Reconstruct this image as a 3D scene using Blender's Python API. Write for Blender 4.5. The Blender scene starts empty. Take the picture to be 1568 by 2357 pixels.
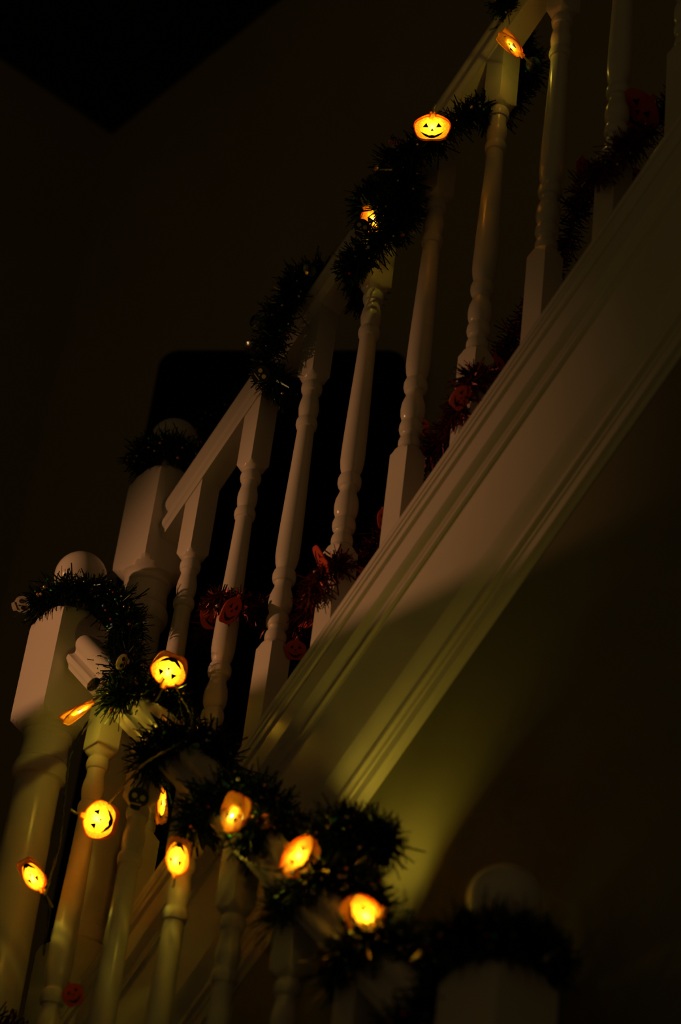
import bpy, bmesh, math, random
import numpy as np
from mathutils import Vector, Matrix, noise

random.seed(7)
SC = bpy.context.scene
COL = SC.collection

# ------------------------------------------------------------------ camera
CAM_POS = Vector((2.51135, -1.81547, -1.73374))
CAM_R = Matrix(((0.6663874, 0.3619421, 0.6518633),
                (0.7378252, -0.4460840, -0.5065798),
                (0.1074332, 0.8185396, -0.5643147)))
FPX = 5058.1
cam_d = bpy.data.cameras.new('camera')
cam_d.sensor_fit = 'VERTICAL'
cam_d.sensor_height = 23.6
cam_d.sensor_width = 15.7
cam_d.lens = FPX / 2357.0 * 23.6
cam_d.clip_start = 0.05
cam_d.dof.use_dof = True
cam_d.dof.focus_distance = 3.76
cam_d.dof.aperture_fstop = 1.9
cam = bpy.data.objects.new('camera', cam_d)
cam.matrix_world = Matrix.Translation(CAM_POS) @ CAM_R.to_4x4()
COL.objects.link(cam)
SC.camera = cam

# ------------------------------------------------------------------ world, lamp, exposure
w = bpy.data.worlds.new('night'); SC.world = w; w.use_nodes = True
w.node_tree.nodes['Background'].inputs[0].default_value = (1.0, 0.64, 0.22, 1)
w.node_tree.nodes['Background'].inputs[1].default_value = 0.024
SC.view_settings.view_transform = 'Standard'
SC.view_settings.look = 'None'
SC.view_settings.exposure = 0.0
SC.view_settings.gamma = 1.0
SC.view_settings.use_curve_mapping = False

LAMP_POS = Vector((-0.9, -1.6, 0.14))
sp = bpy.data.lights.new('landing_lamp', 'SPOT')
sp.energy = 40.0
sp.color = (1.0, 0.42, 0.17)
sp.spot_size = math.radians(40.5)
sp.spot_blend = 0.9
sp.shadow_soft_size = 0.018
so = bpy.data.objects.new('landing_lamp', sp)
so.location = LAMP_POS
so.rotation_euler = (Vector((-0.03, 0.0, 0.16)) - LAMP_POS).to_track_quat('-Z', 'Y').to_euler()
COL.objects.link(so)


def at(px, py, Y):
    """world point on the plane y = Y seen at that place of the picture"""
    d = CAM_R @ Vector(((px - 784) / FPX, -(py - 1178.5) / FPX, -1))
    return CAM_POS + d * ((Y - CAM_POS.y) / d.y)


# ------------------------------------------------------------------ materials
def mat(name, col, rough=0.5, metal=0.0, spec=0.5, noise_amt=0.0, noise_scale=20, bump=0.0, coat=0.0):
    m = bpy.data.materials.new(name); m.use_nodes = True
    nt = m.node_tree; b = nt.nodes['Principled BSDF']
    b.inputs['Base Color'].default_value = (*col, 1)
    b.inputs['Roughness'].default_value = rough
    b.inputs['Metallic'].default_value = metal
    b.inputs['Specular IOR Level'].default_value = spec
    b.inputs['Coat Weight'].default_value = coat
    if noise_amt or bump:
        tc = nt.nodes.new('ShaderNodeTexCoord')
        n = nt.nodes.new('ShaderNodeTexNoise'); n.inputs['Scale'].default_value = noise_scale
        n.inputs['Detail'].default_value = 4
        nt.links.new(tc.outputs['Object'], n.inputs['Vector'])
        if noise_amt:
            mx = nt.nodes.new('ShaderNodeMix'); mx.data_type = 'RGBA'
            mx.inputs[6].default_value = (*[c * (1 - noise_amt) for c in col], 1)
            mx.inputs[7].default_value = (*[min(1, c * (1 + noise_amt)) for c in col], 1)
            nt.links.new(n.outputs['Fac'], mx.inputs[0])
            nt.links.new(mx.outputs[2], b.inputs['Base Color'])
        if bump:
            bp = nt.nodes.new('ShaderNodeBump'); bp.inputs['Strength'].default_value = bump
            bp.inputs['Distance'].default_value = 0.002
            nt.links.new(n.outputs['Fac'], bp.inputs['Height'])
            nt.links.new(bp.outputs['Normal'], b.inputs['Normal'])
    return m


def emit(name, col, s):
    m = bpy.data.materials.new(name); m.use_nodes = True
    nt = m.node_tree
    b = nt.nodes['Principled BSDF']
    b.inputs['Emission Color'].default_value = (*col, 1)
    b.inputs['Emission Strength'].default_value = s
    b.inputs['Base Color'].default_value = (1, .8, .4, 1)
    return m


def plastic_glow(name):
    """thin orange plastic that lets the bulb's light through, with a glittery speckle"""
    m = bpy.data.materials.new(name); m.use_nodes = True
    nt = m.node_tree; nt.nodes.clear()
    out = nt.nodes.new('ShaderNodeOutputMaterial')
    tc = nt.nodes.new('ShaderNodeTexCoord')
    vo = nt.nodes.new('ShaderNodeTexVoronoi'); vo.inputs['Scale'].default_value = 260
    nt.links.new(tc.outputs['Object'], vo.inputs['Vector'])
    cr = nt.nodes.new('ShaderNodeValToRGB')
    cr.color_ramp.elements[0].position = 0.15; cr.color_ramp.elements[0].color = (1.0, 0.62, 0.16, 1)
    cr.color_ramp.elements[1].position = 0.6; cr.color_ramp.elements[1].color = (0.95, 0.40, 0.05, 1)
    nt.links.new(vo.outputs['Distance'], cr.inputs['Fac'])
    tr = nt.nodes.new('ShaderNodeBsdfTranslucent')
    df = nt.nodes.new('ShaderNodeBsdfDiffuse')
    gl = nt.nodes.new('ShaderNodeBsdfGlossy'); gl.inputs['Roughness'].default_value = 0.25
    nt.links.new(cr.outputs['Color'], tr.inputs['Color']); nt.links.new(cr.outputs['Color'], df.inputs['Color'])
    m1 = nt.nodes.new('ShaderNodeMixShader'); m1.inputs[0].default_value = 0.28
    m2 = nt.nodes.new('ShaderNodeMixShader'); m2.inputs[0].default_value = 0.06
    nt.links.new(tr.outputs[0], m1.inputs[1]); nt.links.new(df.outputs[0], m1.inputs[2])
    nt.links.new(m1.outputs[0], m2.inputs[1]); nt.links.new(gl.outputs[0], m2.inputs[2])
    nt.links.new(m2.outputs[0], out.inputs['Surface'])
    return m


M = {}
M['white'] = mat('white_gloss_paint', (0.72, 0.68, 0.60), 0.24, spec=0.5, noise_amt=0.04, noise_scale=9, bump=0.05)
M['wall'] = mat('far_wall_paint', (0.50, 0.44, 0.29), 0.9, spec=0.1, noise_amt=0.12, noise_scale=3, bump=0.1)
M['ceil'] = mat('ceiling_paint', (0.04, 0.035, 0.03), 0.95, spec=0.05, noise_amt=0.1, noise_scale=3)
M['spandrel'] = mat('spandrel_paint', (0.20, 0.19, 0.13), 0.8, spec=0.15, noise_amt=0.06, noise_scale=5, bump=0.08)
M['standin'] = mat('stand_in_black', (0.006, 0.005, 0.004), 0.9, spec=0.05, noise_amt=0.2, noise_scale=6)
M['carpet'] = mat('stair_carpet', (0.10, 0.07, 0.05), 0.95, spec=0.05, noise_amt=0.4, noise_scale=120, bump=0.3)
M['green'] = mat('green_foil', (0.016, 0.036, 0.020), 0.28, metal=0.7, noise_amt=0.5, noise_scale=60)
M['red'] = mat('red_foil', (0.12, 0.014, 0.008), 0.35, metal=0.6, noise_amt=0.5, noise_scale=60)
M['wire'] = mat('dark_wire', (0.012, 0.02, 0.010), 0.45, noise_amt=0.2)
M['clearwire'] = mat('pale_lead', (0.55, 0.50, 0.25), 0.3, noise_amt=0.1)
M['print'] = mat('black_print', (0.006, 0.004, 0.003), 0.6, noise_amt=0.2)
M['orange'] = mat('orange_red_plastic', (0.62, 0.07, 0.035), 0.5, noise_amt=0.1, noise_scale=40)
M['skull'] = mat('pale_plastic', (0.55, 0.50, 0.42), 0.4, noise_amt=0.1, noise_scale=40)
M['darkcharm'] = mat('dark_charm', (0.012, 0.010, 0.008), 0.4, noise_amt=0.2)
M['glow'] = plastic_glow('lit_orange_plastic')
M['rim'] = mat('rim_plastic', (0.95, 0.75, 0.35), 0.4, noise_amt=0.05)
M['led'] = emit('warm_led', (1.0, 0.80, 0.25), 60.0)
def glitter(name, a, b):
    m = bpy.data.materials.new(name); m.use_nodes = True
    nt = m.node_tree; p = nt.nodes['Principled BSDF']
    p.inputs['Metallic'].default_value = 1.0; p.inputs['Roughness'].default_value = 0.2
    tc = nt.nodes.new('ShaderNodeTexCoord'); vo = nt.nodes.new('ShaderNodeTexVoronoi'); vo.inputs['Scale'].default_value = 14
    nt.links.new(tc.outputs['Object'], vo.inputs['Vector'])
    hs = nt.nodes.new('ShaderNodeHueSaturation'); hs.inputs['Saturation'].default_value = 1.0; hs.inputs['Value'].default_value = 0.9
    nt.links.new(vo.outputs['Color'], hs.inputs['Color'])
    mx = nt.nodes.new('ShaderNodeMix'); mx.data_type = 'RGBA'; mx.blend_type = 'MULTIPLY'; mx.inputs[0].default_value = 0.7
    nt.links.new(hs.outputs['Color'], mx.inputs[6]); mx.inputs[7].default_value = (*a, 1)
    nt.links.new(mx.outputs[2], p.inputs['Base Color'])
    bp = nt.nodes.new('ShaderNodeBump'); bp.inputs['Strength'].default_value = 1.0; bp.inputs['Distance'].default_value = 0.06
    sep = nt.nodes.new('ShaderNodeSeparateColor'); nt.links.new(vo.outputs['Color'], sep.inputs[0])
    nt.links.new(sep.outputs[0], bp.inputs['Height']); nt.links.new(bp.outputs['Normal'], p.inputs['Normal'])
    return m
M['disc'] = [glitter('glitter_%d' % i, c, 0) for i, c in enumerate([(1, .7, .3), (.9, .3, .1), (.5, .9, .5), (.4, .6, 1), (.9, .85, .7), (.8, .1, .05)])]
M['holo'] = []
for i, c in enumerate([(1, .75, .35), (.9, .35, .1), (.12, .9, .3), (.15, .35, 1), (.9, .9, .85), (.8, .1, .05)]):
    M['holo'].append(mat('sequin_%d' % i, c, 0.25, metal=0.65, noise_amt=0.15, noise_scale=300))


# ------------------------------------------------------------------ helpers
def link(o, parent=None):
    COL.objects.link(o)
    if parent is not None:
        o.parent = parent
    return o


def mesh_obj(name, verts, faces, m, parent=None, smooth=None):
    me = bpy.data.meshes.new(name)
    me.from_pydata([tuple(v) for v in verts], [], faces)
    finish(me, smooth)
    ms = m if isinstance(m, list) else [m]
    for x in ms: me.materials.append(x)
    return link(bpy.data.objects.new(name, me), parent)


def finish(me, smooth):
    bm = bmesh.new(); bm.from_mesh(me)
    bmesh.ops.recalc_face_normals(bm, faces=bm.faces)
    bm.to_mesh(me); bm.free()
    if smooth is not None:
        me.polygons.foreach_set('use_smooth', [True] * len(me.polygons))
        me.set_sharp_from_angle(angle=math.radians(smooth))
    me.update()


def empty(name, loc=(0, 0, 0)):
    o = bpy.data.objects.new(name, None); o.location = loc
    o.empty_display_size = 0.05
    return link(o)


def tag(o, label=None, cat=None, group=None, kind=None):
    if label: o['label'] = label
    if cat: o['category'] = cat
    if group: o['group'] = group
    if kind: o['kind'] = kind
    return o


def box(name, x0, x1, y0, y1, z0, z1, m, parent=None):
    v = [(x, y, z) for x in (x0, x1) for y in (y0, y1) for z in (z0, z1)]
    f = [(0, 1, 3, 2), (4, 6, 7, 5), (0, 4, 5, 1), (2, 3, 7, 6), (0, 2, 6, 4), (1, 5, 7, 3)]
    return mesh_obj(name, v, f, m, parent)


def turned(half, prof, n=32):
    """lathe whose outline is clipped by a square of half-width `half`: square blocks and round turnings in one"""
    ang = [2 * math.pi * i / n for i in range(n)]
    sq = [half / max(abs(math.cos(a)), abs(math.sin(a))) for a in ang]
    V, F = [], []
    for z, r in prof:
        for i, a in enumerate(ang):
            q = min(r, sq[i])
            V.append((q * math.cos(a), q * math.sin(a), z))
    for k in range(len(prof) - 1):
        for i in range(n):
            j = (i + 1) % n
            F.append((k * n + i, k * n + j, (k + 1) * n + j, (k + 1) * n + i))
    F.append(tuple(range(n - 1, -1, -1)))
    F.append(tuple((len(prof) - 1) * n + i for i in range(n)))
    return V, F


def bead(zc, h, r0, r, n=5):
    """points of a rounded bead between zc-h/2 and zc+h/2"""
    out = []
    for i in range(n + 1):
        a = math.pi * i / n
        out.append((zc - h / 2 * math.cos(a), r0 + (r - r0) * math.sin(a)))
    return out


def extrude(name, prof, p0, p1, n_dir, m, parent=None, smooth=30):
    """closed profile [(y, w)] swept from p0 to p1; w runs along n_dir"""
    V, F = [], []
    k = len(prof)
    for P in (Vector(p0), Vector(p1)):
        for y, ww in prof:
            V.append(P + Vector((0, y, 0)) + n_dir * ww)
    for i in range(k):
        j = (i + 1) % k
        F.append((i, j, k + j, k + i))
    F.append(tuple(range(k - 1, -1, -1))); F.append(tuple(k + i for i in range(k)))
    return mesh_obj(name, V, F, m, parent, smooth)


def catmull(pts, step=0.004):
    P = [Vector(p) for p in pts]
    P = [P[0] * 2 - P[1]] + P + [P[-1] * 2 - P[-2]]
    out = []
    for i in range(1, len(P) - 2):
        n = max(2, int((P[i + 1] - P[i]).length / step))
        for k in range(n):
            t = k / n
            a, b, c, d = P[i - 1], P[i], P[i + 1], P[i + 2]
            out.append(0.5 * ((2 * b) + (c - a) * t + (2 * a - 5 * b + 4 * c - d) * t * t + (3 * b - a - 3 * c + d) * t ** 3))
    out.append(P[-2])
    return out


def tube_data(path, r, n=6):
    V, F = [], []
    up = Vector((0.3, 0.2, 0.93)).normalized()
    for i, p in enumerate(path):
        tg = (path[min(i + 1, len(path) - 1)] - path[max(i - 1, 0)]).normalized()
        a = tg.cross(up)
        if a.length < 1e-4: a = tg.cross(Vector((1, 0, 0)))
        a.normalize(); b = tg.cross(a)
        for k in range(n):
            t = 2 * math.pi * k / n
            V.append(p + a * (r * math.cos(t)) + b * (r * math.sin(t)))
    for i in range(len(path) - 1):
        for k in range(n):
            j = (k + 1) % n
            F.append((i * n + k, i * n + j, (i + 1) * n + j, (i + 1) * n + k))
    F.append(tuple(range(n - 1, -1, -1))); F.append(tuple((len(path) - 1) * n + k for k in range(n)))
    return V, F


# ------------------------------------------------------------------ the setting
T = 0.9109                      # rise over run of the stair
S = 0.1425                      # baluster spacing
NL = math.sqrt(1 + T * T)
E_UP = Vector((1, 0, T)) / NL; N_UP = Vector((-T, 0, 1)) / NL
E_DN = Vector((1, 0, -T)) / NL; N_DN = Vector((T, 0, 1)) / NL
YU, YL = 0.0205, -0.1207        # centre planes of the upper and the lower balustrade

tag(box('wall_far', -2.75, 2.6, 0.95, 1.05, -3.0, 3.7, M['wall']), 'dark far wall of the stairwell behind the balusters', 'wall', kind='structure')
tag(box('wall_left', -2.75, -2.65, -2.6, 0.95, -3.0, 3.7, M['wall']), 'dark end wall of the stairwell on the left', 'wall', kind='structure')
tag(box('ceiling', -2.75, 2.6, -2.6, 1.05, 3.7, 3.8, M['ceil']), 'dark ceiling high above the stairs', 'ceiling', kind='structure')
tag(box('floor', -2.65, 3.4, -2.6, 0.95, -3.1, -3.0, M['carpet']), 'floor of the hall below the stairs', 'floor', kind='structure')
tag(box('floor_landing', -2.65, -0.34, -1.03, 0.95, -0.95, -0.75, M['carpet']), 'carpeted half landing between the flights', 'floor', kind='structure')
tag(box('floor_lower_landing', 0.66, 1.9, -1.0, -0.06, -2.05, -1.85, M['carpet']), 'carpeted lower landing at the foot of the flight', 'floor', kind='structure')
tag(box('wall_light_blocker', -1.7, 0.10, -1.03, -0.95, -0.75, 0.092, M['wall']), 'unseen low wall added to block the lamp light', 'wall', kind='structure')  # added out of view: cuts the lamp to a level shadow edge on the string

# spandrel wall below the upper string: a sloped-top slab
x0, x1 = -0.34, 2.0
zt = lambda x: T * x - 0.52
v = []
for y in (0.026, 0.075):
    v += [(x0, y, -3.0), (x1, y, -3.0), (x1, y, zt(x1)), (x0, y, zt(x0))]
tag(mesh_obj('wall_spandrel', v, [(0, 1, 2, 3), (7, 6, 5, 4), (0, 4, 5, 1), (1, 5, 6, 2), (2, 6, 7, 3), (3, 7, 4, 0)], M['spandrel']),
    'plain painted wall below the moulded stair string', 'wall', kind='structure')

# treads of both flights
def steps(name, xs, z0, dz, y0, y1, label):
    g = empty(name, (xs[0], y0, z0)); tag(g, label, 'stairs', kind='structure')
    me = None
    for i, x in enumerate(xs):
        if me is None:
            o = box('step', 0, 0.235, 0, y1 - y0, -0.2, 0, M['carpet'], g); me = o.data
        else:
            o = link(bpy.data.objects.new('step', me), g)
        o.location = ((xs[i] - xs[0]), 0, dz * i)
steps('floor_upper_steps', [-0.30 + 0.222 * i for i in range(10)], -0.55, 0.2022, 0.08, 0.94, 'carpeted steps of the upper flight')
steps('floor_lower_steps', [0.43 - 0.222 * i for i in range(4)], -1.65, 0.2022, -0.94, -0.17, 'carpeted steps of the lower flight')

# black slab added as a stand-in for the dark area at the far corner
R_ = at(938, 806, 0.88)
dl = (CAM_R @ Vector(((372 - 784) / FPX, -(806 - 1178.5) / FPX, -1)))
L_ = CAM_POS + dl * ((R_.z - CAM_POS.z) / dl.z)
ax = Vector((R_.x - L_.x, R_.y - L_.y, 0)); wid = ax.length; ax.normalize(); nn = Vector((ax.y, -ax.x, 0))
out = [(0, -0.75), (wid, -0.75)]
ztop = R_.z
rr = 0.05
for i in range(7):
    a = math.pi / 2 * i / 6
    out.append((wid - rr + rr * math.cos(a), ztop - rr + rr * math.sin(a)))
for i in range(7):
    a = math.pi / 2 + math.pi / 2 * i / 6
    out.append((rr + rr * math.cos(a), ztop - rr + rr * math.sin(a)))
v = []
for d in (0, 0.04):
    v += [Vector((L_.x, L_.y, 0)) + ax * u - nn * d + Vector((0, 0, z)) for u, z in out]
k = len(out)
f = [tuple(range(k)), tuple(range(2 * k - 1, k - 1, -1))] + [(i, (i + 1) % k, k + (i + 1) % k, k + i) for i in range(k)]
tag(mesh_obj('dark_area_slab', v, f, M['standin']), 'added black slab with rounded top corners standing in for the dark area behind the balusters', 'standin')

# ------------------------------------------------------------------ balustrades
C_ = 0.030
pb = [(-0.268, C_), (-0.010, C_), (0.0, 0.0292), (0.004, 0.026), (0.008, 0.0222), (0.011, 0.0195), (0.0125, 0.0155)]
pb += bead(0.024, 0.020, 0.0150, 0.0185)
pb += [(0.0375, 0.0142), (0.041, 0.0142)]
pb += bead(0.055, 0.025, 0.0150, 0.0198)
pb += [(0.0695, 0.0150), (0.071, 0.0165), (0.080, 0.0195), (0.092, 0.0205), (0.104, 0.0195), (0.114, 0.0165), (0.119, 0.0148), (0.125, 0.0140), (0.129, 0.0150)]
pb += bead(0.1425, 0.026, 0.0152, 0.0203)
pb += [(0.157, 0.0150), (0.160, 0.0158), (0.170, 0.0185), (0.184, 0.0203), (0.200, 0.0205), (0.240, 0.0200), (0.300, 0.0186), (0.360, 0.0170), (0.420, 0.0156), (0.448, 0.0150)]
pb += bead(0.463, 0.022, 0.0150, 0.0192)
pb += [(0.476, 0.0150), (0.484, 0.0168), (0.496, 0.0182), (0.506, 0.0175), (0.516, 0.0155), (0.523, 0.0142), (0.529, 0.0150)]
pb += bead(0.542, 0.022, 0.0150, 0.0190)
pb += [(0.5545, 0.0155), (0.558, 0.0195), (0.561, 0.0222), (0.565, 0.026), (0.569, 0.0292), (0.579, C_), (0.722, C_)]
BV, BF = turned(0.0205, pb, 32)
bal_me = None


def baluster(parent, loc):
    global bal_me
    if bal_me is None:
        o = mesh_obj('baluster', BV, BF, M['white'], parent, 28); bal_me = o.data
    else:
        o = link(bpy.data.objects.new('baluster', bal_me), parent)
    o.location = loc
    return o


NH = 0.05
HB = 0.192                        # height of the square block
pn = [(-1.20, 0.08), (-0.755, 0.08), (-0.745, 0.066), (-0.742, 0.048)]
pn += bead(-0.725, 0.030, 0.044, 0.051)
pn += [(-0.708, 0.0430), (-0.60, 0.0450), (-0.45, 0.0440), (-0.30, 0.0415), (-0.20, 0.0395), (-0.125, 0.0385), (-0.116, 0.0390)]
pn += bead(-0.096, 0.036, 0.0400, 0.0480)
pn += [(-0.074, 0.0415), (-0.071, 0.0405), (-0.066, 0.0415), (-0.050, 0.0395), (-0.036, 0.0400), (-0.032, 0.0430), (-0.026, 0.0435), (-0.022, 0.0415), (-0.018, 0.0440),
       (-0.014, 0.0500), (-0.008, 0.0590), (0.0, 0.0695), (0.012, 0.08), (HB - 0.012, 0.08), (HB, 0.0695), (HB + 0.010, 0.0570), (HB + 0.016, 0.0480), (HB + 0.019, 0.0400),
       (HB + 0.024, 0.0390), (HB + 0.030, 0.0330), (HB + 0.036, 0.0250), (HB + 0.060, 0.0240), (HB + 0.075, 0.0260), (HB + 0.080, 0.0200)]
NV, NF = turned(NH, pn, 48)
ball_prof = [(-0.047 * math.cos(math.pi * i / 16), max(0.0008, 0.047 * math.sin(math.pi * i / 16))) for i in range(17)]
KV, KF = turned(0.2, ball_prof, 32)
new_me = ball_me = None


def newel(parent, loc):
    global new_me, ball_me
    if new_me is None:
        o = mesh_obj('newel_post', NV, NF, M['white'], parent, 28); new_me = o.data
        b = mesh_obj('ball_finial', KV, KF, M['white'], o, 60); ball_me = b.data
    else:
        o = link(bpy.data.objects.new('newel_post', new_me), parent)
        b = link(bpy.data.objects.new('ball_finial', ball_me), o)
    o.location = loc; b.location = (0, 0, 0.299)
    return o


half = [(0.0, 0.066), (0.010, 0.0655), (0.018, 0.064), (0.024, 0.061), (0.0285, 0.056), (0.0305, 0.050), (0.0300, 0.044), (0.0275, 0.039), (0.0240, 0.035), (0.0218, 0.031),
        (0.0215, 0.0275), (0.0235, 0.0245), (0.0270, 0.0225), (0.0300, 0.0205), (0.0305, 0.017), (0.0300, 0.013), (0.0270, 0.009), (0.0240, 0.006), (0.0225, 0.0)]
rail_prof = half + [(-a, b) for a, b in reversed(half[1:])]

TOT = 0.281
sp_front = [(0, -.030), (.008, -.034), (.03, -.0365), (.05, -.0355), (.056, -.033), (.062, -.0355), (.085, -.036), (.092, -.033), (.098, -.0345), (.13, -.034), (.14, -.027), (.150, -.0275), (.155, -.031), (.27, -.031),
            (.285, -.027), (.30, -.020), (.325, -.0155), (.335, -.0155), (.338, -.019), (.350, -.0195), (.354, -.014), (.37, -.012)]
sp_low = [(.765, -.012), (.79, -.0095), (.82, -.004), (.85, .003), (.866, .006), (.868, .0015), (.895, .0015), (.899, .008), (.925, .0085), (.93, .0115), (.975, .0125), (.98, .020), (1.0, .024)]

# --- upper balustrade: newel, rail, balusters, moulded string
up = empty('stair_balustrade', (-0.3934, YU, -0.75))
tag(up, 'white upper stair balustrade rising to the right above the moulded string', 'balustrade', 'white stair balustrades')
OFF = Vector((0.3934, -YU, 0.75))
newel(up, Vector((-0.3934, YU, 0.415)) + OFF)
xa, xb = -0.3434, 1.75
o = extrude('handrail', rail_prof, Vector((xa, YU, 0.771 + T * xa)), Vector((xb, YU, 0.771 + T * xb)), N_UP, M['white'], up, 35)
o.location = OFF
for k in range(-2, 11):
    xx = k * S + 0.0205
    baluster(up, Vector((xx, YU, T * xx + 0.0734)) + OFF)
# string: capping, board and lower moulding are separate lengths of timber
xa, xb = -0.345, 1.85
def string_piece(name, fr, yback, parent, E0, E1, nd, yc):
    pr = [(y, -f * TOT) for f, y in fr]
    pr += [(yback, pr[-1][1]), (yback, pr[0][1])]
    return extrude(name, [(y, ww) for y, ww in pr], E0, E1, nd, M['white'], parent, 25)
E0 = Vector((xa, 0, -0.158 + T * xa)); E1 = Vector((xb, 0, -0.158 + T * xb))
sb = string_piece('string_board', [(.37, -.012), (.765, -.012)], .060, up, E0, E1, N_UP, 0); sb.location = OFF
s1 = string_piece('string_capping', sp_front, .075, sb, E0, E1, N_UP, 0)
s2 = string_piece('string_moulding', sp_low, .060, sb, E0, E1, N_UP, 0)

# --- lower balustrade: upper and lower newels, rail, balusters, string
lo = empty('stair_balustrade', (-0.3934, YL, -0.75))
tag(lo, 'white lower stair balustrade with two ball newels sloping down to the right', 'balustrade', 'white stair balustrades')
OFL = Vector((0.3934, -YL, 0.75))
newel(lo, Vector((-0.3934, YL, 0.033)) + OFL)
newel(lo, Vector((0.749, YL, -0.905)) + OFL)
xa, xb = -0.3434, 0.70
o = extrude('handrail', rail_prof, Vector((xa, YL, -0.194 - T * xa)), Vector((xb, YL, -0.194 - T * xb)), N_DN, M['white'], lo, 35)
o.location = OFL
for k in range(7):
    xx = -0.218 + k * S
    baluster(lo, Vector((xx, YL, -T * xx - 0.845)) + OFL)
F0 = Vector((xa, YL - 0.0205, -1.085 - T * xa)); F1 = Vector((xb, YL - 0.0205, -1.085 - T * xb))
sb = string_piece('string_board', [(.37, -.012), (.765, -.012)], .050, lo, F0, F1, N_DN, 0); sb.location = OFL
string_piece('string_capping', sp_front, .06, sb, F0, F1, N_DN, 0)
string_piece('string_moulding', sp_low, .050, sb, F0, F1, N_DN, 0)

# ------------------------------------------------------------------ charms and pumpkin lights
CR = CAM_R.col[0].copy(); CU = CAM_R.col[1].copy(); CF = CAM_R.col[2].copy()     # right, up, towards the viewer


def frame(pos, roll=0, yaw=0, pitch=0):
    """plate frame: x = width, z = height, -y = printed side"""
    B = Matrix((CR, -CF, CU)).transposed()
    Rm = Matrix.Rotation(math.radians(-roll), 3, 'Y') @ Matrix.Rotation(math.radians(yaw), 3, 'Z') @ Matrix.Rotation(math.radians(pitch), 3, 'X')
    return Matrix.Translation(pos) @ (B @ Rm).to_4x4()


def outline_pumpkin(w, h, n=40, stem=True):
    pts = []
    for i in range(n):
        a = 2 * math.pi * i / n + math.pi / 2
        c, s = math.cos(a), math.sin(a)
        r = 1 + 0.035 * math.cos(5 * (a - math.pi / 2)) - 0.05 * max(0, math.cos(2 * (a - math.pi / 2))) ** 6
        x = math.copysign(abs(c) ** 0.88, c) * r * w / 2; z = math.copysign(abs(s) ** 0.88, s) * r * h / 2
        pts.append((x, z))
    if stem:
        q = [p for p in pts if not (abs(p[0]) < 0.09 * w and p[1] > 0)]
        q.sort(key=lambda p: (math.atan2(p[1], p[0]) - math.pi / 2) % (2 * math.pi))
        st = [(0.085 * w, 0.46 * h), (0.06 * w, 0.60 * h), (-0.05 * w, 0.60 * h), (-0.085 * w, 0.46 * h)]
        q = q + st[:2] + st[2:]
        pts = q
    return pts


def plate_data(pts, th, dome=0.0, tip=0.0, rings=4, sheet=False):
    """thin domed plate from an outline; grid of rings towards the centre"""
    V, F = [], []
    n = len(pts)
    wmax = max(abs(p[0]) for p in pts)
    for side in (0, 1):
        for r in range(rings):
            s = 1 - r / rings
            for x, z in pts:
                d = dome * (1 - s * s)
                V.append((x * s, -d - (th if side == 0 else 0), z * s))
        V.append((0, -dome - (th if side == 0 else 0), 0))
    N1 = rings * n + 1
    if sheet: V = V[N1:]
    for side in ((0,) if sheet else (0, 1)):
        o = side * N1
        for r in range(rings - 1):
            for i in range(n):
                j = (i + 1) % n
                F.append((o + r * n + i, o + r * n + j, o + (r + 1) * n + j, o + (r + 1) * n + i))
        for i in range(n):
            j = (i + 1) % n
            F.append((o + (rings - 1) * n + i, o + (rings - 1) * n + j, o + rings * n))
    for i in range(0 if sheet else n):
        j = (i + 1) % n
        F.append((i, j, N1 + j, N1 + i))
    return V, F


def face_polys(w, h):
    """jack-o'-lantern features: two eyes, nose, crooked smile"""
    eyeL = [(-0.27, 0.10), (-0.10, 0.10), (-0.17, 0.27)]
    eyeR = [(0.10, 0.10), (0.27, 0.10), (0.17, 0.27)]
    nose = [(-0.05, -0.03), (0.05, -0.03), (0.0, 0.07)]
    up_, dn = [], []
    for i in range(9):
        u = -0.34 + 0.68 * i / 8
        z = -0.28 + 0.20 * (u / 0.34) ** 2
        tooth = 0.035 if i in (3, 5) else 0.0
        dn.append((u, z - 0.075 * (1 - (u / 0.34) ** 2)))
        up_.append((u, z + 0.065 * (1 - (u / 0.34) ** 2) - tooth))
    mouth = dn + up_[::-1]
    return [('eye', [(x * w, z * h) for x, z in eyeL]), ('eye', [(x * w, z * h) for x, z in eyeR]),
            ('nose', [(x * w, z * h) for x, z in nose]), ('mouth', [(x * w, z * h) for x, z in mouth])]


def slab(poly, y, th, dome=0, w=1, h=1):
    V = []
    for d in (0, th):
        for x, z in poly:
            rr2 = min(1, (2 * x / w) ** 2 + (2 * z / h) ** 2)
            V.append((x, y - dome * (1 - rr2) - d, z))
    k = len(poly)
    F = [tuple(range(k)), tuple(range(2 * k - 1, k - 1, -1))] + [(i, (i + 1) % k, k + (i + 1) % k, k + i) for i in range(k)]
    return V, F


def ring_rim(pts, y, r=0.0011):
    path = [Vector((x, y, z)) for x, z in pts] + [Vector((pts[0][0], y, pts[0][1]))]
    return tube_data(path, r, 5)


PW, PH = 0.060, 0.054
P_OUT = outline_pumpkin(PW, PH)
P_OUT2 = outline_pumpkin(PW * 1.04, PH * 1.04, stem=False)
LED_W = 0.55
cache = {}


def shared(key, name, make, m, parent, smooth=None):
    if key not in cache:
        V, F = make()
        o = mesh_obj(name, V, F, m, parent, smooth); cache[key] = o.data
    else:
        o = link(bpy.data.objects.new(name, cache[key]), parent)
    return o


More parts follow.
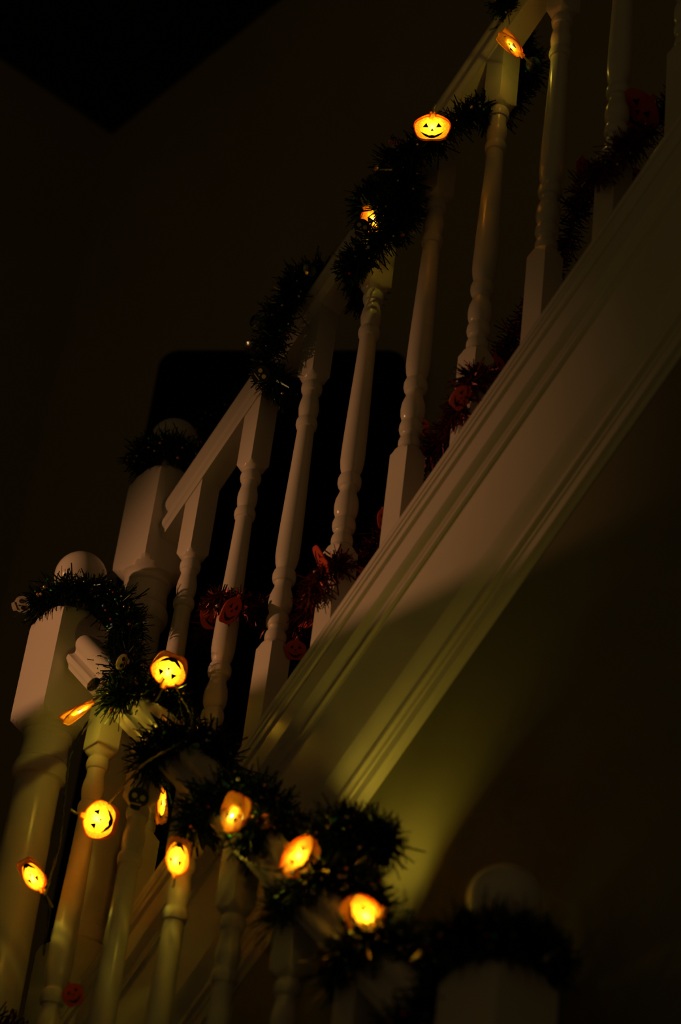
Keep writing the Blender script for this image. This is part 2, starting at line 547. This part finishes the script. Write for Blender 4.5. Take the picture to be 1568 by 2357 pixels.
def pumpkin_light(pos, label, roll=0, yaw=0, pitch=0, power=1.0, splay=5, lead_len=0.022, scale=1.0):
    t = empty('pumpkin_light', (0, 0, 0))
    t.matrix_world = frame(pos, roll, yaw, pitch) @ Matrix.Scale(scale, 4)
    tag(t, label, 'pumpkin light', 'lit pumpkin lights on the banister')
    for sgn, rz in ((1, 0), (-1, math.pi)):
        p = shared('plate', 'plate', lambda: plate_data(P_OUT, 0.0010, dome=0.0035, sheet=True), M['glow'], t, 40)
        # the two shells are hinged at the stem and gape at the far end
        p.matrix_local = (Matrix.Translation((0, 0, PH * 0.55)) @ Matrix.Rotation(math.radians(sgn * splay), 4, 'X') @
                          Matrix.Translation((0, -0.0022 * sgn, -PH * 0.55)) @ Matrix.Rotation(rz, 4, 'Z'))
        shared('rim', 'rim', lambda: ring_rim(P_OUT, 0.0), M['glow'], p, 60)
        for i, (nm, poly) in enumerate(face_polys(PW, PH)):
            shared('face%d' % i, nm, lambda poly=poly: slab(poly, -0.0003, 0.0004, 0.0035, PW, PH), M['print'], p)
    b = shared('led', 'bulb', lambda: turned(0.1, [(-0.004 * math.cos(math.pi * i / 8), max(0.0003, 0.0026 * math.sin(math.pi * i / 8))) for i in range(9)], 12), M['led'], t, 60)
    b.location = (0, 0, 0.006)
    ld = shared('lead%.3f' % lead_len, 'lead', lambda: tube_data([Vector((0, 0, 0.010)), Vector((0, 0, 0.03)), Vector((0.001, 0.001, 0.034 + lead_len * 0.5)), Vector((0.004, 0.002, 0.034 + lead_len))], 0.0019, 8), M['clearwire'], t, 50)
    li = bpy.data.lights.new('bulb_light', 'POINT')
    li.energy = LED_W * power; li.color = (1.0, 0.71, 0.05); li.shadow_soft_size = 0.0042
    lo_ = bpy.data.objects.new('bulb_light', li); link(lo_, t); lo_.location = (0, 0, 0.006)
    return t


def charm_pumpkin(parent, inv, pos, roll=0, yaw=0, pitch=0, size=0.034):
    p = shared('charmp', 'pumpkin_charm', lambda: plate_data(outline_pumpkin(1.0, 0.92), 0.03, 0.02, rings=2), M['orange'], parent, 40)
    p.matrix_local = inv @ frame(pos, roll, yaw, pitch) @ Matrix.Scale(size, 4)
    def fp():
        V, F = [], []
        for nm, poly in face_polys(1.0, 0.92):
            v, f = slab(poly, -0.032, 0.012, 0.02, 1.0, 0.92)
            F += [tuple(i + len(V) for i in q) for q in f]; V += v
        return V, F
    shared('charmpf', 'face_print', fp, M['print'], p)
    p['label'] = 'orange red pumpkin charm with a black face'
    return p


def skull_outline():
    pts = []
    for i in range(24):
        a = math.radians(-58 + i * (296.0 / 23))
        pts.append((0.5 * math.cos(a), 0.08 + 0.46 * math.sin(a)))
    pts += [(-0.24, -0.50), (-0.10, -0.54), (0.10, -0.54), (0.24, -0.50)]
    return pts


def disc_poly(cx, cz, r, n=12, sz=1.0):
    return [(cx + r * math.cos(2 * math.pi * i / n), cz + sz * r * math.sin(2 * math.pi * i / n)) for i in range(n)]


def charm_skull(parent, inv, pos, roll=0, yaw=0, pitch=0, size=0.026, dark=False):
    p = shared('skull%d' % dark, 'skull_charm', lambda: plate_data(skull_outline(), 0.05, 0.03, rings=2), M['darkcharm'] if dark else M['skull'], parent, 40)
    p.matrix_local = inv @ frame(pos, roll, yaw, pitch) @ Matrix.Scale(size, 4)
    def fp():
        V, F = [], []
        for poly in (disc_poly(-0.2, 0.1, 0.13), disc_poly(0.2, 0.1, 0.13), [(-0.05, -0.12), (0.05, -0.12), (0, 0.0)], [(-0.24, -0.32), (0.24, -0.26), (0.24, -0.20), (-0.24, -0.26)]):
            v, f = slab(poly, -0.05, 0.03, 0.03, 1.0, 1.0)
            F += [tuple(i + len(V) for i in q) for q in f]; V += v
        return V, F
    shared('skullf%d' % dark, 'eyes_and_mouth', fp, M['clearwire'] if dark else M['print'], p)
    p['label'] = 'black skull charm' if dark else 'pale skull charm'
    return p


def charm_disc(parent, inv, pos, roll, yaw, pitch, size, mi):
    p = shared('disc%d' % mi, 'glitter_disc', lambda: plate_data(disc_poly(0, 0, 0.5, 18), 0.04, 0.10, rings=3), M['disc'][mi], parent, 40)
    p.matrix_local = inv @ frame(pos, roll, yaw, pitch) @ Matrix.Scale(size, 4)
    p['label'] = 'iridescent glitter disc'
    return p


# ------------------------------------------------------------------ tinsel garlands
def garland(name, pts, label, m, density=5200, length=0.030, group='tinsel garlands on the banister', seqn=60, dens_fn=None):
    path = catmull(pts, 0.004)
    root = empty(name, path[0]); tag(root, label, 'garland', group)
    inv = Matrix.Translation(-path[0])
    loc = [q - path[0] for q in path]
    # two twisted core wires
    wv = []
    for ph in (0, math.pi):
        q = []
        for i, p in enumerate(loc):
            tg = (loc[min(i + 1, len(loc) - 1)] - loc[max(i - 1, 0)]).normalized()
            a = tg.cross(Vector((0.2, 0.3, 0.9))).normalized(); b = tg.cross(a)
            an = ph + i * 0.9
            q.append(p + (a * math.cos(an) + b * math.sin(an)) * 0.0011)
        wv.append(tube_data(q, 0.0008, 4))
    V = list(wv[0][0]); F = list(wv[0][1]); n0 = len(V)
    V += wv[1][0]; F += [tuple(i + n0 for i in f) for f in wv[1][1]]
    mesh_obj('core_wire', V, F, M['wire'], root)
    total = sum((loc[i + 1] - loc[i]).length for i in range(len(loc) - 1))
    N = int(total * density)
    rng = np.random.default_rng(abs(hash(label)) % 1000 if False else len(label) * 7 + len(pts))
    V, F = [], []
    for k in range(N):
        u = rng.random() * (len(loc) - 1.001)
        i = int(u); p = loc[i].lerp(loc[i + 1], u - i)
        tg = (loc[i + 1] - loc[i]).normalized()
        a = tg.cross(Vector((0.2, 0.3, 0.9))).normalized(); b = tg.cross(a)
        th = rng.random() * 2 * math.pi
        d = (a * math.cos(th) + b * math.sin(th) + tg * rng.normal(0, 0.35)).normalized()
        clump = 0.65 + 0.6 * (0.5 + 0.5 * noise.noise(Vector((u * 0.035, len(pts), 0.3))))
        L = length * clump * (0.65 + 0.5 * rng.random())
        side = d.cross(Vector(rng.normal(size=3))).normalized()
        bend = Vector(rng.normal(size=3)) * (0.22 * L) + Vector((0, 0, -0.12 * L))
        hw = 0.0010 + 0.0009 * rng.random()
        p1 = p + d * (L * 0.55); p2 = p + d * L + bend
        o = len(V)
        V += [p - side * hw, p + side * hw, p1 + side * hw, p1 - side * hw, p2 + side * hw * 0.7, p2 - side * hw * 0.7]
        F += [(o, o + 1, o + 2, o + 3), (o + 3, o + 2, o + 4, o + 5)]
    me = bpy.data.meshes.new('foil_strands')
    me.from_pydata([tuple(q) for q in V], [], F); me.update()
    me.materials.append(m)
    st = link(bpy.data.objects.new('foil_strands', me), root); tag(st, kind='stuff')
    # tiny round sequins that catch the light
    if seqn:
        bmq = bmesh.new(); 
        for k in range(seqn):
            u = rng.random() * (len(loc) - 1.001); i = int(u)
            p = loc[i].lerp(loc[i + 1], u - i)
            d = Vector(rng.normal(size=3)).normalized()
            d = (d + CF * 0.5).normalized()
            p = p + d * length * (0.45 + 0.5 * rng.random())
            r = bmesh.ops.create_icosphere(bmq, subdivisions=1, radius=0.0018 + 0.0020 * rng.random(), matrix=Matrix.Translation(p))
            mi = int(rng.choice([0, 0, 0, 1, 1, 2, 2, 3, 4, 4, 5]))
            for vtx in r['verts']:
                for fc in vtx.link_faces:
                    fc.material_index = mi; fc.smooth = True
        me = bpy.data.meshes.new('sequins'); bmq.to_mesh(me); bmq.free()
        for x in M['holo']: me.materials.append(x)
        sq = link(bpy.data.objects.new('sequins', me), root); tag(sq, kind='stuff')
    return root, inv


def lrail(x):                       # middle of the lower handrail
    return Vector((x, YL, -0.150 - T * x))


def helix(x_start, x_end, x_front, pitch, r=0.050):
    """winds round the lower rail; at x_front + k*pitch it crosses the front"""
    out = []
    n = int((x_end - x_start) / pitch * 10)
    for i in range(n + 1):
        x = x_start + (x_end - x_start) * i / n
        a = 2 * math.pi * (x - x_front) / pitch         # 0 = front, pi/2 = top
        rad = r * (1 + 0.12 * math.sin(3.1 * x * 20))
        out.append(lrail(x) + Vector((0, -math.cos(a), 0)) * rad * 0.85 + N_DN * math.sin(a) * rad * 1.0)
    return out


ringA = []
for i in range(13):
    a = math.radians(40 + 27 * i)
    ringA.append(Vector((-0.3934 + 0.062 * math.cos(a), YL + 0.062 * math.sin(a), 0.268 + 0.012 * math.sin(a * 1.0 + 1.0))))
ptsA = ringA + [at(285, 1400, -0.10), at(292, 1455, -0.10), at(288, 1510, -0.10), at(285, 1552, -0.13)] + helix(-0.135, 0.225, -0.135, 0.150) + [at(690, 1940, -.11), at(745, 1905, -.10), at(815, 1898, -.09), at(880, 1915, -.085), at(895, 1945, -.09), at(820, 1935, -.11), at(750, 1935, -.12), at(770, 1975, -.10), at(740, 2010, -.06)] + helix(0.262, 0.66, -0.135, 0.132)
ptsA += [Vector((0.749 + 0.066 * math.cos(math.radians(a)), YL + 0.066 * math.sin(math.radians(a)), -0.672)) for a in (200, 250, 300, 350, 40, 90, 140, 190, 240)]
gA, iA = garland('tinsel_garland', ptsA, 'dark green tinsel wound round the lower handrail and its ball newels', M['green'], density=5200, length=0.037, seqn=800)

ringB = []
for i in range(13):
    a = math.radians(70 - 27 * i)
    ringB.append(Vector((-0.3934 + 0.060 * math.cos(a), YU + 0.060 * math.sin(a), 0.665)))
ptsU = ringB + [at(470, 985, .12), at(560, 930, .12), at(650, 905, .09), at(640, 880, .0), at(612, 850, -.045), at(622, 790, -.06), at(640, 735, -.06), at(668, 680, -.045), at(700, 640, .03),
        at(760, 640, .10), at(835, 690, .10), at(835, 650, .03), at(805, 610, -.045), at(850, 575, -.06), at(905, 530, -.05), at(940, 470, .0), at(905, 430, .03), at(850, 450, -.03), at(850, 490, -.055),
        at(900, 480, -.06), at(935, 420, -.055), at(910, 375, -.03), at(950, 345, -.05), at(1010, 320, -.06), at(1060, 270, -.055), at(1105, 255, -.01), at(1150, 250, .08),
        at(1205, 190, .10), at(1225, 145, .10), at(1195, 100, .08), at(1170, 40, .0), at(1160, -40, -.05), at(1240, -120, -.04)]
gU, iU = garland('tinsel_garland', ptsU, 'dark green tinsel wound round the upper handrail and the higher ball newel', M['green'], density=4800, length=0.034, seqn=480)

ptsR = [at(470, 1480, .10), at(490, 1420, .06), at(505, 1375, -.035), at(545, 1385, -.01), at(590, 1400, .09), at(655, 1450, .10), at(700, 1425, .06), at(728, 1350, -.035), at(765, 1305, -.025),
        at(830, 1290, .08), at(890, 1220, .10), at(960, 1080, .09), at(1020, 1010, .04), at(1055, 930, -.035), at(1085, 875, -.035), at(1135, 850, .07), at(1210, 730, .10), at(1290, 590, .10), at(1340, 450, .06),
        at(1385, 390, -.035), at(1430, 345, -.02), at(1490, 300, .08), at(1580, 180, .09), at(1650, 60, .08)]
gR, iR = garland('tinsel_garland', ptsR, 'dark red tinsel with orange pumpkin charms woven between the upper baluster feet', M['red'], density=2700, length=0.026, seqn=40)

ptsS = [Vector((-0.49, YL - .03, -0.40)), Vector((-0.46, YL - .075, -0.47)), Vector((-0.40, YL - .085, -0.50)), Vector((-0.33, YL - .065, -0.53)), Vector((-0.28, YL, -0.56)), Vector((-0.22, YL - .05, -0.60)), Vector((-0.16, YL, -0.66)), Vector((-0.07, YL - .05, -0.74)), Vector((0.02, YL + .04, -0.84))]
gS, iS = garland('tinsel_garland', ptsS, 'dark red tinsel round the foot of the nearer newel at the lower left', M['red'], density=3400, length=0.032, seqn=30)

# charms on the green garlands
charm_skull(gA, iA, at(48, 1392, -0.20), roll=-75, size=0.030)
charm_skull(gA, iA, at(318, 1838, -0.19), roll=-20, size=0.032, dark=True)
charm_skull(gA, iA, at(282, 1524, -0.16), roll=70, pitch=55, size=0.028)
charm_skull(gU, iU, at(832, 524, -0.10), roll=-25, size=0.028, dark=True)
charm_skull(gU, iU, at(600, 862, -0.085), roll=-60, size=0.030, dark=True)
charm_disc(gU, iU, at(876, 394, -0.05), 10, 20, 10, 0.027, 4)
charm_disc(gU, iU, at(590, 740, -0.05), 0, 30, 20, 0.028, 2)
charm_disc(gU, iU, at(577, 800, -0.05), 0, -30, 20, 0.025, 4)
charm_disc(gU, iU, at(712, 622, -0.04), 0, 30, -20, 0.026, 2)
charm_disc(gU, iU, at(908, 330, -0.06), 0, 10, -20, 0.025, 1)
charm_disc(gU, iU, at(1228, 150, 0.05), 0, 20, 0, 0.030, 2)
charm_disc(gA, iA, at(610, 1890, -0.19), 0, 20, 30, 0.026, 1)
charm_disc(gA, iA, at(700, 1905, -0.16), 0, -30, 30, 0.026, 2)
charm_disc(gA, iA, at(215, 1575, -0.20), 0, 50, 30, 0.026, 0)
charm_disc(gA, iA, at(445, 1725, -0.19), 0, 50, 30, 0.024, 2)
# pumpkin charms on the red garlands
for px, py, Y, ro, ya, pi, s in [(494, 1420, .03, -8, 10, 0, .052), (530, 1405, -.045, -30, 62, 0, .055), (680, 1497, .04, -6, 15, 0, .036), (740, 1290, -.05, -70, 10, 72, .052), (815, 1335, .05, 20, 10, 10, .050), (714, 1428, .05, 120, 65, 0, .04),
                                 (880, 1195, .03, 0, 62, 0, .036), (1060, 915, -.05, -40, 50, 0, .044), (965, 983, .09, 10, 0, 0, .034), (1340, 385, .04, 0, 50, 0, .036), (1470, 255, .05, -50, 0, 45, .075), (1455, 415, .09, 30, 20, 0, .045),
                                 (1140, 845, .05, 0, 40, 0, .04)]:
    charm_pumpkin(gR, iR, at(px, py, Y), ro, ya, pi, s)
charm_pumpkin(gS, iS, at(168, 2290, -0.17), 20, 40, 0, 0.036)

# ------------------------------------------------------------------ pumpkin lights
LIGHTS = [
    (at(390, 1540, -0.14), 'lit pumpkin light hanging upside down above the lower rail, dark smile at its top', 160, 15, 0, 1.0, 5, .022),
    (at(176, 1640, -0.215), 'lit pumpkin light seen edge on below the front newel block', -56, 76, 0, 1.6, 8, .018),
    (at(232, 1888, -0.168), 'lit smiling pumpkin light beside the first lower baluster, turned sideways', 75, 20, 0, 1.0, 4, .015),
    (at(74, 2012, -0.215), 'lit pumpkin light on a pale lead in front of the round newel column', -148, 48, 0, 1.1, 5, .026),
    (at(410, 1970, -0.170), 'lit small pumpkin light against the third lower baluster', 172, 52, 0, 1.2, 5, .012),
    (at(540, 1870, -0.195), 'lit pumpkin light with gaping shells in front of the lower handrail middle', 158, 55, 0, 0.8, 8, .030),
    (at(690, 1972, -0.185), 'lit pumpkin light with black mouth half sunk in tinsel on the lower rail', 50, 10, 42, 0.8, 6, .020),
    (at(836, 2108, -0.175), 'lit brightest pumpkin light, lowest and nearest on the lower handrail', -62, 12, 30, 1.4, 6, .018),
    (at(995, 295, -0.115), 'lit upright smiling pumpkin light on the upper handrail', 0, 0, 48, 0.5, 3, .015),
    (at(1175, 100, -0.045), 'lit pumpkin light seen edge on, topmost on the upper handrail', -135, 80, 0, 0.5, 8, .015),
    (at(862, 512, -0.060), 'lit pumpkin light buried in tinsel on the upper handrail', 30, 45, 0, 0.8, 8, .015),
    (at(790, 1965, -0.062), 'lit pumpkin light hidden behind the tinsel of the lower rail, glowing on the wall', 140, 0, 35, 1.5, 26, .012),
    (at(372, 1858, -0.075), 'lit pumpkin light seen as a thin crescent behind the third lower baluster', 0, 80, 0, 1.0, 6, .012),
]
for a in LIGHTS:
    pumpkin_light(a[0], a[1], a[2], a[3], a[4], a[5], a[6], a[7])

# wires that join the lights
def wire(pts, label):
    path = catmull(pts, 0.006)
    b = path[0]
    q1, q2 = [], []
    for i, p in enumerate(path):
        off = Vector((math.cos(i * 0.8), math.sin(i * 0.8), 0)) * 0.0013
        q1.append(p - b + off); q2.append(p - b - off)
    v1, f1 = tube_data(q1, 0.0011, 5); v2, f2 = tube_data(q2, 0.0011, 5)
    o = mesh_obj('light_wire', v1 + v2, f1 + [tuple(i + len(v1) for i in f) for f in f2], M['wire'], None, 60)
    o.location = b
    tag(o, label, 'wire', 'wires of the pumpkin lights')
wire([at(104, 2062, -.20), at(112, 2100, -.19), at(100, 2200, -.18)] + [at(108, 2130, -.185)][:0], 'dark twisted wire hanging below the light on the newel column')
wire([at(104, 2062, -.20), at(122, 2000, -.18), at(140, 1930, -.18), at(150, 1830, -.17), at(165, 1730, -.16), at(205, 1655, -.19)], 'dark twisted wire rising beside the newel column to the edge on light')
wire([at(404, 1575, -.15), at(415, 1600, -.16), at(440, 1650, -.17), at(430, 1700, -.19), at(330, 1760, -.19), at(250, 1850, -.17)], 'dark twisted wire from the upside down light over the lower rail')
wire([at(517, 1916, -.21), at(540, 1960, -.20), at(580, 1990, -.20), at(640, 2005, -.20), at(660, 1990, -.21)], 'dark twisted wire between the two middle lights of the lower rail')
